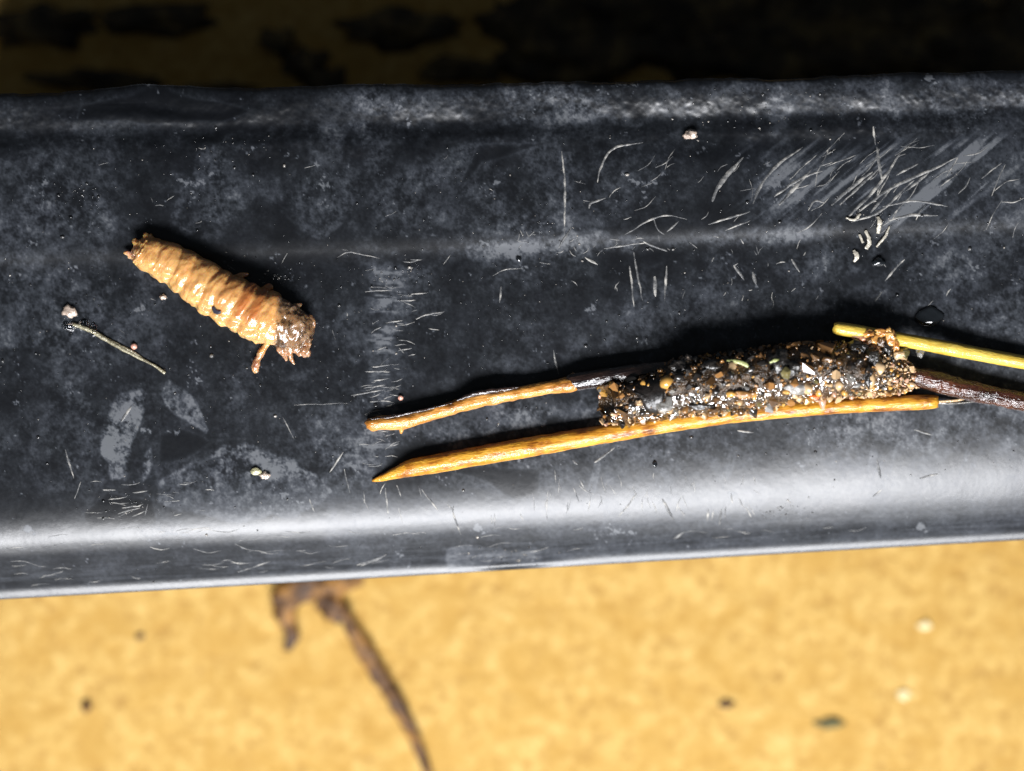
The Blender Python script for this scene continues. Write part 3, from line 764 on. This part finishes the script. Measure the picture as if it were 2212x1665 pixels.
    for k, s_ in ((0, 1.0), (1, 1.0), (2, .75), (3, .4)):
        for a, b in dens:
            x, y = z2(a, b); px, py = cx_+(x-cx_)*s_, cy_+(y-cy_)*s_
            V.append((px, py, casez(px, py)+(-2, 6, 8+2*mnoise.noise(Vector((px*.2, py*.2, 0))), 8.5)[k]))
    V.append((cx_, cy_, casez(cx_, cy_)+8))
    for k in range(3):
        for j in range(nn_): F.append((k*nn_+j, k*nn_+(j+1) % nn_, (k+1)*nn_+(j+1) % nn_, (k+1)*nn_+j))
    for j in range(nn_): F.append((3*nn_+j, 3*nn_+(j+1) % nn_, 4*nn_))
    o = part('black_flake', V, F, wet_mat('flake_black', [(.3, (.003, .003, .003)), (.7, (.016, .012, .010))], rough=.4, bscale=1.6, bstr=.5, coat=.25), root); o['label'] = 'black flake near the open mouth of the case'
    # ---- sticks
    def stick(name, pts, m, label, n=60, mseg=18, rough=.08, seed=1, freq=.10, ridge=0., jag=.6):
        q = [(x, y, rz(x, y)+r+h, r) for x, y, h, r in pts]
        v, f = tube(q, n=n, m=mseg, rough=rough, seed=seed, freq=freq, ridge=ridge, jag=jag)
        o = part(name, v, f, m, root); o['label'] = label; return o
    def bark(name, stops, scale, long_deg, bscale=3., rough=.3, coat=.6, bstr=.45, sss=.0):
        m = mat(name, rough=rough)
        t = nd(m, 'ShaderNodeTexCoord'); mp = nd(m, 'ShaderNodeMapping'); mp.vector_type = 'TEXTURE'
        mp.inputs['Rotation'].default_value = (0, 0, math.radians(long_deg)); mp.inputs['Scale'].default_value = (.006, .001, .001)
        lk(m, t.outputs['Object'], mp.inputs[0]); vec = mp.outputs[0]
        v2 = coords(m)
        nn = mathn(m, 'ADD', mathn(m, 'MULTIPLY', noise_node(m, vec, scale, 5, .6), .62), mathn(m, 'MULTIPLY', noise_node(m, v2, .8, 4, .6), .38))
        lk(m, ramp(m, nn, stops), P(m, 'Base Color'))
        P(m, 'Coat Weight').default_value = coat; P(m, 'Coat Roughness').default_value = .08
        if sss: P(m, 'Subsurface Weight').default_value = sss; P(m, 'Subsurface Radius').default_value = (1, .5, .15); P(m, 'Subsurface Scale').default_value = .0004
        h = mathn(m, 'ADD', noise_node(m, vec, bscale, 3, .6), mathn(m, 'MULTIPLY', noise_node(m, v2, 3.2, 3, .6), .6))
        b = bump(m, h, bstr, .0002); lk(m, b.outputs[0], P(m, 'Coat Normal'))
        return m
    m_yel = bark('yellow_stem', [(.36, (.10, .026, .003)), (.44, (.36, .13, .010)), (.52, (.58, .27, .022)), (.64, (.70, .39, .05))], 1.6, 8, sss=.15, coat=.45, rough=.4, bstr=.6)
    m_or = bark('orange_stem', [(.34, (.12, .035, .006)), (.43, (.40, .155, .022)), (.54, (.58, .26, .05)), (.68, (.68, .37, .11))], 1.3, 10, coat=.6, rough=.4, bscale=2.4, bstr=.7, sss=.15)
    m_dk = bark('dark_twig', [(.35, (.008, .005, .005)), (.55, (.030, .016, .012)), (.72, (.07, .035, .022))], 1.4, 9, coat=1., rough=.25, bstr=.6)
    m_red = bark('red_twig', [(.32, (.010, .005, .003)), (.5, (.038, .012, .007)), (.68, (.12, .038, .018))], 1.2, -12, coat=1., rough=.22, bstr=.9)
    m_straw = bark('straw', [(.32, (.34, .20, .02)), (.45, (.56, .38, .05)), (.62, (.66, .48, .09)), (.75, (.74, .58, .18))], 1.4, -10, coat=.35, rough=.45, sss=.15)
    stick('stick', [(797, 918, 0, 11), (803, 916, 0, 14.5), (830, 913, 1, 15.5), (868, 911, 2, 16), (900, 903, 3, 14.5), (960, 885, 5, 14.5), (1020, 868, 8, 15.5), (1080, 856, 10, 15), (1150, 843, 12, 14), (1200, 835, 13, 14.5), (1232, 830, 13, 17), (1242, 828, 13, 15)], m_or,
          'knobbly orange brown stick jutting left from the upper side of the case', n=110, mseg=22, rough=.16, seed=3, freq=.10, jag=.5)
    # spur on its underside and cut knot at its inner end
    v, f = tube([(866, 914, rz(866, 914)+14, 9), (867, 926, rz(867, 926)+11, 6), (866, 936, rz(866, 936)+8, 2.2)], n=12, m=10, rough=.1)
    part('spur', v, f, m_or, root)
    v, f = blob((1236, 815, rz(1236, 815)+30), (11, 9, 9), 3, .4, 4); part('knot', v, f, mats['brown'], root)
    # dark bark strips on its back
    v, f = tube([(985, 866, rz(985, 866)+28, 2), (1010, 855, rz(1010, 855)+32, 5), (1045, 846, rz(1045, 846)+35, 6), (1090, 841, rz(1090, 841)+35, 5), (1120, 836, rz(1120, 836)+34, 2)], n=40, m=10, rough=.4, freq=.2); part('bark_strip', v, f, m_dk, root)
    v, f = tube([(800, 905, rz(800, 905)+24, 1.5), (850, 899, rz(850, 899)+27, 3.5), (920, 884, rz(920, 884)+29, 3), (980, 869, rz(980, 869)+30, 1.5)], n=40, m=8, rough=.5, freq=.2); part('bark_strip', v, f, m_dk, root)
    stick('stick', [(1226, 827, 10, 13), (1240, 825, 10, 19), (1330, 812, 10, 20), (1430, 800, 14, 20), (1560, 786, 30, 20), (1700, 770, 34, 19), (1820, 754, 30, 17), (1890, 742, 26, 12)], m_dk,
          'wet blackish twig running along the far side of the case', n=110, mseg=20, rough=.10, seed=5)
    stick('stick', [(804, 1038, 0, 3.0), (818, 1034, 0, 6.5), (842, 1026, 0, 10.5), (868, 1017, 0, 15), (890, 1010, 0, 19), (930, 1003, 0, 20.5), (1000, 990, 1, 20.5), (1122, 969, 1, 21.5), (1292, 940, 1, 20), (1428, 918, 1, 18.5), (1588, 896, 1, 17.5), (1788, 878, 1, 17.5), (1940, 871, 1, 16.5), (2008, 868, 1, 15.5), (2024, 867, 1, 12.5)], m_yel,
          'long yellow stick with slanting pointed end along the near side of the case', n=180, mseg=24, rough=.07, seed=8, ridge=.012, jag=.35)
    stick('stick', [(1935, 800, 6, 14), (1975, 812, 8, 20), (2020, 824, 8, 23), (2075, 839, 6, 22), (2160, 858, 5, 21), (2320, 890, 4, 20)], m_red,
          'dark red brown twig leaving the narrow end of the case', n=120, mseg=22, rough=.14, seed=11, freq=.13)
    stick('straw', [(1796, 709, 46, 11.5), (1803, 710, 46, 14), (1860, 720, 42, 14.5), (1940, 734, 34, 15), (2040, 752, 22, 15.5), (2120, 767, 14, 15), (2320, 803, 6, 15)], m_straw,
          'straight yellow straw crossing above the narrow end of the case', n=70, mseg=20, rough=.05, seed=13, ridge=.01, jag=.3)
    # pale peeled fibre at the end of the yellow stick
    for q in range(2):
        y0 = 867+q*4
        v, f = tube([(2012, 868+q, rz(2012, 868)+16, 2), (2040, y0, rz(2040, y0)+14, 3.2), (2075, y0-4+q*3, rz(2075, y0)+9, 2.6), (2105+q*6, y0-10+q*6, rz(2105, y0)+5, 1.2)], n=20, m=8, rough=.3, seed=q)
        part('peeled_fibre', v, f, mats['clear'] if q % 2 else mats['tan'], root)
    # ---- resin-like amber lumps tying the straw to the case
    T4 = (.2196, 1619.4, 674.8)
    m_res = wet_mat('amber_resin', [(.3, (.30, .10, .025)), (.5, (.55, .25, .06)), (.7, (.74, .44, .15))], scale=1.3, rough=.2, bscale=2.2, bstr=.6, coat=1., sss=.3)
    m_pk = wet_mat('pink_resin', [(.3, (.36, .11, .05)), (.5, (.60, .27, .14)), (.7, (.75, .48, .30))], scale=1.3, rough=.2, bscale=2.2, bstr=.6, coat=1., sss=.3)
    for q, (x, y, h, rx, ry, mm_) in enumerate([(1050, 260, 66, 70, 55, m_pk), (1130, 215, 72, 75, 40, m_res), (1100, 330, 70, 95, 45, m_pk), (1185, 270, 74, 50, 60, m_res), (1180, 350, 72, 60, 45, m_pk), (1270, 205, 80, 75, 36, m_res), (1320, 190, 80, 32, 40, m_res),
                                            (1350, 260, 78, 50, 70, m_res), (1250, 290, 76, 45, 60, mats['dark']), (1310, 350, 72, 55, 70, mats['black']), (1220, 390, 70, 35, 55, m_pk), (1250, 440, 66, 32, 50, m_res), (1340, 430, 64, 45, 40, mats['black']),
                                            (1430, 420, 60, 70, 60, mats['tan']), (1490, 400, 58, 50, 55, mats['olive']), (1400, 320, 70, 30, 60, m_res), (1650, 385, 44, 42, 52, mats['clear']), (1660, 340, 46, 35, 30, mats['clear']), (1140, 280, 78, 34, 30, mats['dark'])]):
        px, py = x*T4[0]+T4[1], y*T4[0]+T4[2]
        v, f = blob((px, py, rz(px, py)+h*.92), (rx*T4[0], ry*T4[0], min(rx, ry)*T4[0]*.9), 3, .55, q+30, 1.5)
        part('resin_lump' if mm_ in (m_res, m_pk) else 'pebble', v, f, mm_, root)
    # ---- odd bits stuck on the grains
    v, f = tube([(1562, 779, casez(1562, 779)+9, 2), (1580, 781, casez(1580, 781)+12, 4.2), (1598, 786, casez(1598, 786)+11, 5.5), (1606, 793, casez(1606, 793)+8, 3)], n=20, m=10, flat=.5, rough=.3)
    o = part('leaf_scrap', v, f, wet_mat('green_scrap', [(.3, (.25, .28, .07)), (.7, (.55, .58, .28))]), root); o['label'] = 'pale green scrap of leaf stuck to the grains'
    v, f = tube([(1652, 784, casez(1652, 784)+8, 2), (1662, 780, casez(1662, 780)+11, 4), (1672, 778, casez(1672, 778)+9, 2.4)], n=12, m=8, flat=.6, rough=.3)
    part('leaf_scrap', v, f, bpy.data.materials['green_scrap'], root)
    v, f = blob((1750, 857, casez(1750, 857)+9), (12, 6, 5), 2, .3, 9)
    o = part('bark_chip', v, f, wet_mat('orange_chip', [(.3, (.55, .09, .01)), (.7, (.80, .20, .03))]), root); o['label'] = 'small bright orange chip low on the case'
    v, f = blob((1480, 782, rz(1480, 782)+62), (11, 15, 16), 3, .55, 14, 1.4)
    o = part('pebble', v, f, wet_mat('pale_pebble', [(.3, (.40, .28, .20)), (.7, (.75, .66, .58))], scale=2), root); o['label'] = 'pale upright pebble on the far side of the case'
    v, f = blob((1600, 852, casez(1600, 852)+5), (24, 8, 6), 3, .5, 15); part('pebble', v, f, mats['brown'], root)
    v, f = blob((1712, 838, casez(1712, 838)+6), (30, 12, 7), 3, .5, 16); part('pebble', v, f, mats['clear'], root)
    v, f = blob((1430, 878, casez(1430, 878)+6), (16, 14, 7), 3, .4, 17); part('pebble', v, f, mats['clear'], root)
    for h in hulls: h.free()
    return root
make_case()

# ================================================================= small things lying on the rail
m_pale = wet_mat('pale_grit', [(.3, (.26, .18, .13)), (.7, (.62, .52, .44))], scale=2, bscale=3)
m_pinkb = wet_mat('pink_bead', [(.3, (.55, .24, .17)), (.7, (.80, .46, .36))], scale=2, bstr=.2)
m_drop = mat('clear_water', (1, 1, 1), .02, Transmission_Weight=1., IOR=1.33)
m_darkdrop = mat('dark_wet', (.01, .012, .014), .12, Coat_Weight=1.)
m_fib = wet_mat('fibre', [(.3, (.10, .085, .05)), (.7, (.36, .33, .22))], scale=1.5, rough=.4, coat=.4)
def bit(name, u, v, r, m, label, cat, seed, amp=.4, group=None, sub=3, h=.5):
    z = rz(u, v); vv, f = blob((u, v, z+r[2]*h), r, sub, amp, seed)
    return solo(name, vv, f, m, (u, v, z), label, cat, group)
bit('bead', 290, 748, (7, 7, 6.5), m_pinkb, 'tiny pink bead beside the thin fibre below the larva', 'bead', 1, .08)
bit('bead', 865, 859, (6, 6, 6), m_pinkb, 'tiny pink bead just above the tip of the orange stick', 'bead', 2, .08)
bit('pebble', 1490, 291, (15, 11, 8), m_pale, 'pale pink angular pebble in the dark groove of the far rail edge', 'pebble', 3, .6)
bit('pebble', 352, 642, (7, 6, 5), m_pale, 'white speck of grit lying close below the larva', 'grit', 4, .5)
bit('pebble', 552, 1018, (12, 8, 6), wet_mat('yellowish_grit', [(.3, (.28, .26, .12)), (.7, (.62, .60, .40))]), 'pale yellow wet pebble in the dried film near the near edge', 'pebble', 5, .3)
bit('pebble', 572, 1027, (12, 8, 6), m_pale, 'glassy white pebble touching the pale yellow pebble', 'pebble', 6, .4)
bit('water_drop', 2005, 684, (30, 22, 9), m_darkdrop, 'dark flat water drop right of the yellow straw', 'drop', 7, .25, h=.0)
bit('pebble', 1897, 566, (13, 9, 7), m_darkdrop, 'shiny black grit chip below the plastic shavings', 'grit', 8, .5)
bit('pebble', 1120, 560, (6, 5, 4), m_darkdrop, 'small black crumb on the pale ridge line', 'crumb', 9, .4)
bit('pebble', 1415, 1002, (5, 7, 4), m_darkdrop, 'small black crumb on the grey near slope', 'crumb', 19, .4)
bit('pebble', 1390, 895, (7, 7, 5), m_pale, 'pale crumb wedged between case mouth and long yellow stick', 'crumb', 21, .4)
# shavings
T6 = (.449, 1079.6, 102.6)
m_shv = wet_mat('plastic_shaving', [(.3, (.20, .18, .14)), (.7, (.58, .54, .45))], scale=2, rough=.35, coat=.4, bscale=3.5)
SH = [([(1812, 815), (1822, 850), (1815, 895)], 22, 'upright cream plastic shaving at the top of the shavings'), ([(1755, 880), (1775, 930), (1760, 970)], 20, 'broad cream plastic shaving in the middle of the shavings'),
      ([(1725, 900), (1745, 940)], 14, 'short cream plastic shaving at the side of the shavings'), ([(1870, 860), (1850, 910), (1810, 960)], 12, 'thin curved cream plastic shaving looping round the others'),
      ([(1700, 975), (1715, 1005), (1700, 1030)], 22, 'lowest cream plastic shaving beside the black grit chip'), ([(1660, 820), (1700, 830), (1730, 800)], 14, 'curled cream plastic shaving where the long scratches meet')]
for k, (pts, wd, lab) in enumerate(SH):
    q = []
    for j, (x, y) in enumerate(pts):
        px, py = x*T6[0]+T6[1], y*T6[0]+T6[2]; q.append((px, py, rz(px, py)+3+(j == 1)*3, wd*T6[0]*.5*(1 if j == 1 else .7)))
    v, f = tube(q, n=24, m=10, flat=.35, rough=.7, seed=k+2, freq=.3)
    solo('plastic_shaving', v, f, m_shv, (q[0][0], q[0][1], rz(q[0][0], q[0][1])), lab, 'shaving', 'plastic shavings on the rail')
# fibre with a blob of slime at its end
q = [(158, 700), (200, 716), (255, 748), (300, 772), (335, 790), (357, 806)]
v, f = tube([(x, y, rz(x, y)+3, r) for (x, y), r in zip(q, (4.5, 5.2, 4.2, 3.4, 3.0, 3.6))], n=70, m=8, rough=.3, seed=4, freq=.2)
v2, f2 = tube([(x, y+4, rz(x, y)+2, r) for (x, y), r in zip([(205, 712), (250, 738), (290, 758), (312, 772)], (1.5, 3.6, 3.0, 1.5))], n=40, m=8, rough=.3, seed=6, freq=.2)
v, f = join([(v, f), (v2, f2)])
solo('plant_fibre', v, f, m_fib, (255, 748, rz(255, 748)), 'thin grey brown plant fibre lying below the larva near the left side', 'fibre')
for k, (u, v_, r, lab) in enumerate([(150, 706, (15, 9, 7), 'clear slime drop at the thick end of the plant fibre, leftmost'), (180, 702, (13, 10, 7), 'clear slime drop at the thick end of the plant fibre, middle'), (202, 712, (9, 13, 7), 'clear slime drop at the thick end of the plant fibre, rightmost')]):
    bit('slime_drop', u, v_, r, m_drop, lab, 'drop', 40+k, .45, 'slime drops on the fibre', h=.25)
bit('pebble', 152, 672, (13, 14, 8), m_pale, 'pinkish white crumb above the slime drops near the left side', 'crumb', 51, .6)
# ---- grit and water specks, too many to count
def make_grit():
    ps = []; v0, f0 = ico(1)
    for _ in range(1100):
        u = random.uniform(-60, 2280); s = random.triangular(250, 1235, 600); v = float(from_s(u, s))
        r = min(4.6, random.paretovariate(2.6)*.85); z = rz(u, v)
        ps.append((v0*np.array([r*random.uniform(.8, 1.4), r*random.uniform(.8, 1.4), r*.7])+np.array([u, v, z+r*.15]), f0))
    for cx_, cy_, sp, num in [(450, 330, 90, 60), (1150, 490, 60, 40), (180, 420, 40, 50), (590, 600, 22, 60), (270, 1090, 50, 60), (1640, 240, 110, 130), (1880, 470, 60, 60), (1560, 850, 260, 60), (1700, 1105, 35, 40), (850, 600, 50, 60), (1100, 1215, 60, 70)]:
        for _ in range(num):
            u = random.gauss(cx_, sp); v = random.gauss(cy_, sp*.35); s = float(to_s(u, v))
            if not 200 < s < 1235: continue
            r = min(4., random.paretovariate(2.4)*.85); z = rz(u, v)
            ps.append((v0*np.array([r, r, r*.7])+np.array([u, v, z+r*.15]), f0))
    v, f = join(ps)
    m = mat('grit', rough=.12, Coat_Weight=1.); vec = coords(m)
    lk(m, ramp(m, noise_node(m, vec, .9, 2, .5), [(.40, (.010, .011, .012)), (.56, (.06, .06, .06)), (.72, (.42, .38, .33))]), P(m, 'Base Color'))
    solo('grit', v, f, m, (CX, 700, 0), 'tiny glinting specks of grit and water scattered over the black rail', 'grit', kind='stuff')
make_grit()

# ================================================================= litter on the floor (out of focus)
m_twig = wet_mat('floor_litter', [(.36, (.025, .009, .002)), (.5, (.085, .034, .005)), (.64, (.26, .12, .02))], scale=.5, rough=.6, coat=.0, bscale=.8, bstr=.6, bdist=.001)
def flo(pts, hz): return [(*fl(x, y), FLOOR_Z-10+h+hz, r) for x, y, h, r in pts]
root = thing('dead_leaf_stalk', (*fl(740, 1330), FLOOR_Z-10), 'curled brown leaf stalk lying on the ochre floor beside the rail', 'leaf stalk')
v, f = tube(flo([(735, 1310, 20, 12), (752, 1345, 18, 15), (785, 1400, 14, 20), (815, 1450, 12, 21), (850, 1510, 11, 19), (880, 1560, 9, 16), (905, 1620, 8, 13), (935, 1700, 6, 9)], 4), n=60, m=14, flat=.45, rough=.35, seed=3, freq=.05); part('stalk', v, f, m_twig, root)
v, f = tube(flo([(620, 1405, 10, 8), (628, 1360, 14, 20), (615, 1310, 18, 28), (640, 1275, 24, 34), (700, 1262, 26, 34), (750, 1256, 22, 24), (785, 1254, 18, 12)], 4), n=60, m=14, flat=.4, rough=.6, seed=9, freq=.05); part('curled_blade', v, f, m_twig, root)
v, f = tube(flo([(690, 1290, 18, 26), (725, 1310, 20, 34), (745, 1335, 18, 20)], 4), n=30, m=12, flat=.5, rough=.5, seed=5, freq=.06); part('stalk_joint', v, f, m_twig, root)
m_wht = wet_mat('white_crumb', [(.3, (.60, .48, .22)), (.7, (.70, .60, .36))], coat=0., rough=.6)
m_grn = wet_mat('dark_moss', [(.3, (.04, .04, .012)), (.7, (.12, .10, .03))], coat=0., rough=.7)
m_blu = wet_mat('grey_scale', [(.3, (.46, .36, .14)), (.7, (.56, .46, .24))], coat=0., rough=.6)
for k, (u, v_, rx, ry, m, lab, nm, cat) in enumerate([
        (1568, 1520, 18, 11, m_twig, 'brown crumb on the ochre floor near the bottom, right of centre', 'crumb', 'crumb'), (185, 1525, 10, 14, m_twig, 'dark crumb on the ochre floor in the bottom left', 'crumb', 'crumb'),
        (1790, 1562, 36, 11, m_grn, 'dark mossy lump on the ochre floor at the bottom right', 'moss_lump', 'moss'),
        (1998, 1350, 16, 12, m_wht, 'cream crumb on the ochre floor just below the right part of the rail', 'crumb', 'crumb'), (1952, 1500, 17, 11, m_wht, 'cream crumb on the ochre floor in the bottom right', 'crumb', 'crumb'),
        
        (300, 1375, 10, 8, m_twig, 'small brown crumb on the floor below the left part of the rail', 'crumb', 'crumb')]):
    x, y = fl(u, v_); vv, f = blob((x, y, FLOOR_Z-10+min(rx, ry)*.3), (rx, ry, min(rx, ry)*.4), 3, .6, k+60)
    solo(nm, vv, f, m, (x, y, FLOOR_Z-10), lab, cat)

# ---- added dark lumps stand in for rail shade on the floor, plus some debris
def make_shade_lumps():
    ps = []
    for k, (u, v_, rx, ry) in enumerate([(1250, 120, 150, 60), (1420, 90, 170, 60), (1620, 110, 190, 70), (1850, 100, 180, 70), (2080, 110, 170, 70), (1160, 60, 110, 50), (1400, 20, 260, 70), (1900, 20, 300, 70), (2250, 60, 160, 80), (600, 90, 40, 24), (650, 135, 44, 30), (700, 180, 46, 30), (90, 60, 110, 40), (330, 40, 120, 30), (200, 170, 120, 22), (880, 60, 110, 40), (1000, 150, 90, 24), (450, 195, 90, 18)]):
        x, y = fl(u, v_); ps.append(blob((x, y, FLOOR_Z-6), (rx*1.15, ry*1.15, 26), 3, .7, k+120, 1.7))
    v, f = join(ps)
    m = wet_mat('shade_lumps', [(.35, (.015, .011, .005)), (.5, (.06, .042, .018)), (.68, (.20, .14, .05))], scale=.3, rough=.7, coat=0., bscale=1., bstr=.8, bdist=.0008)
    solo('shade_lumps', v, f, m, (CX, 100, FLOOR_Z-10), 'dark lumps added to deepen the shade on the floor behind the rail, with some debris', 'shade lumps', kind='stuff')
make_shade_lumps()
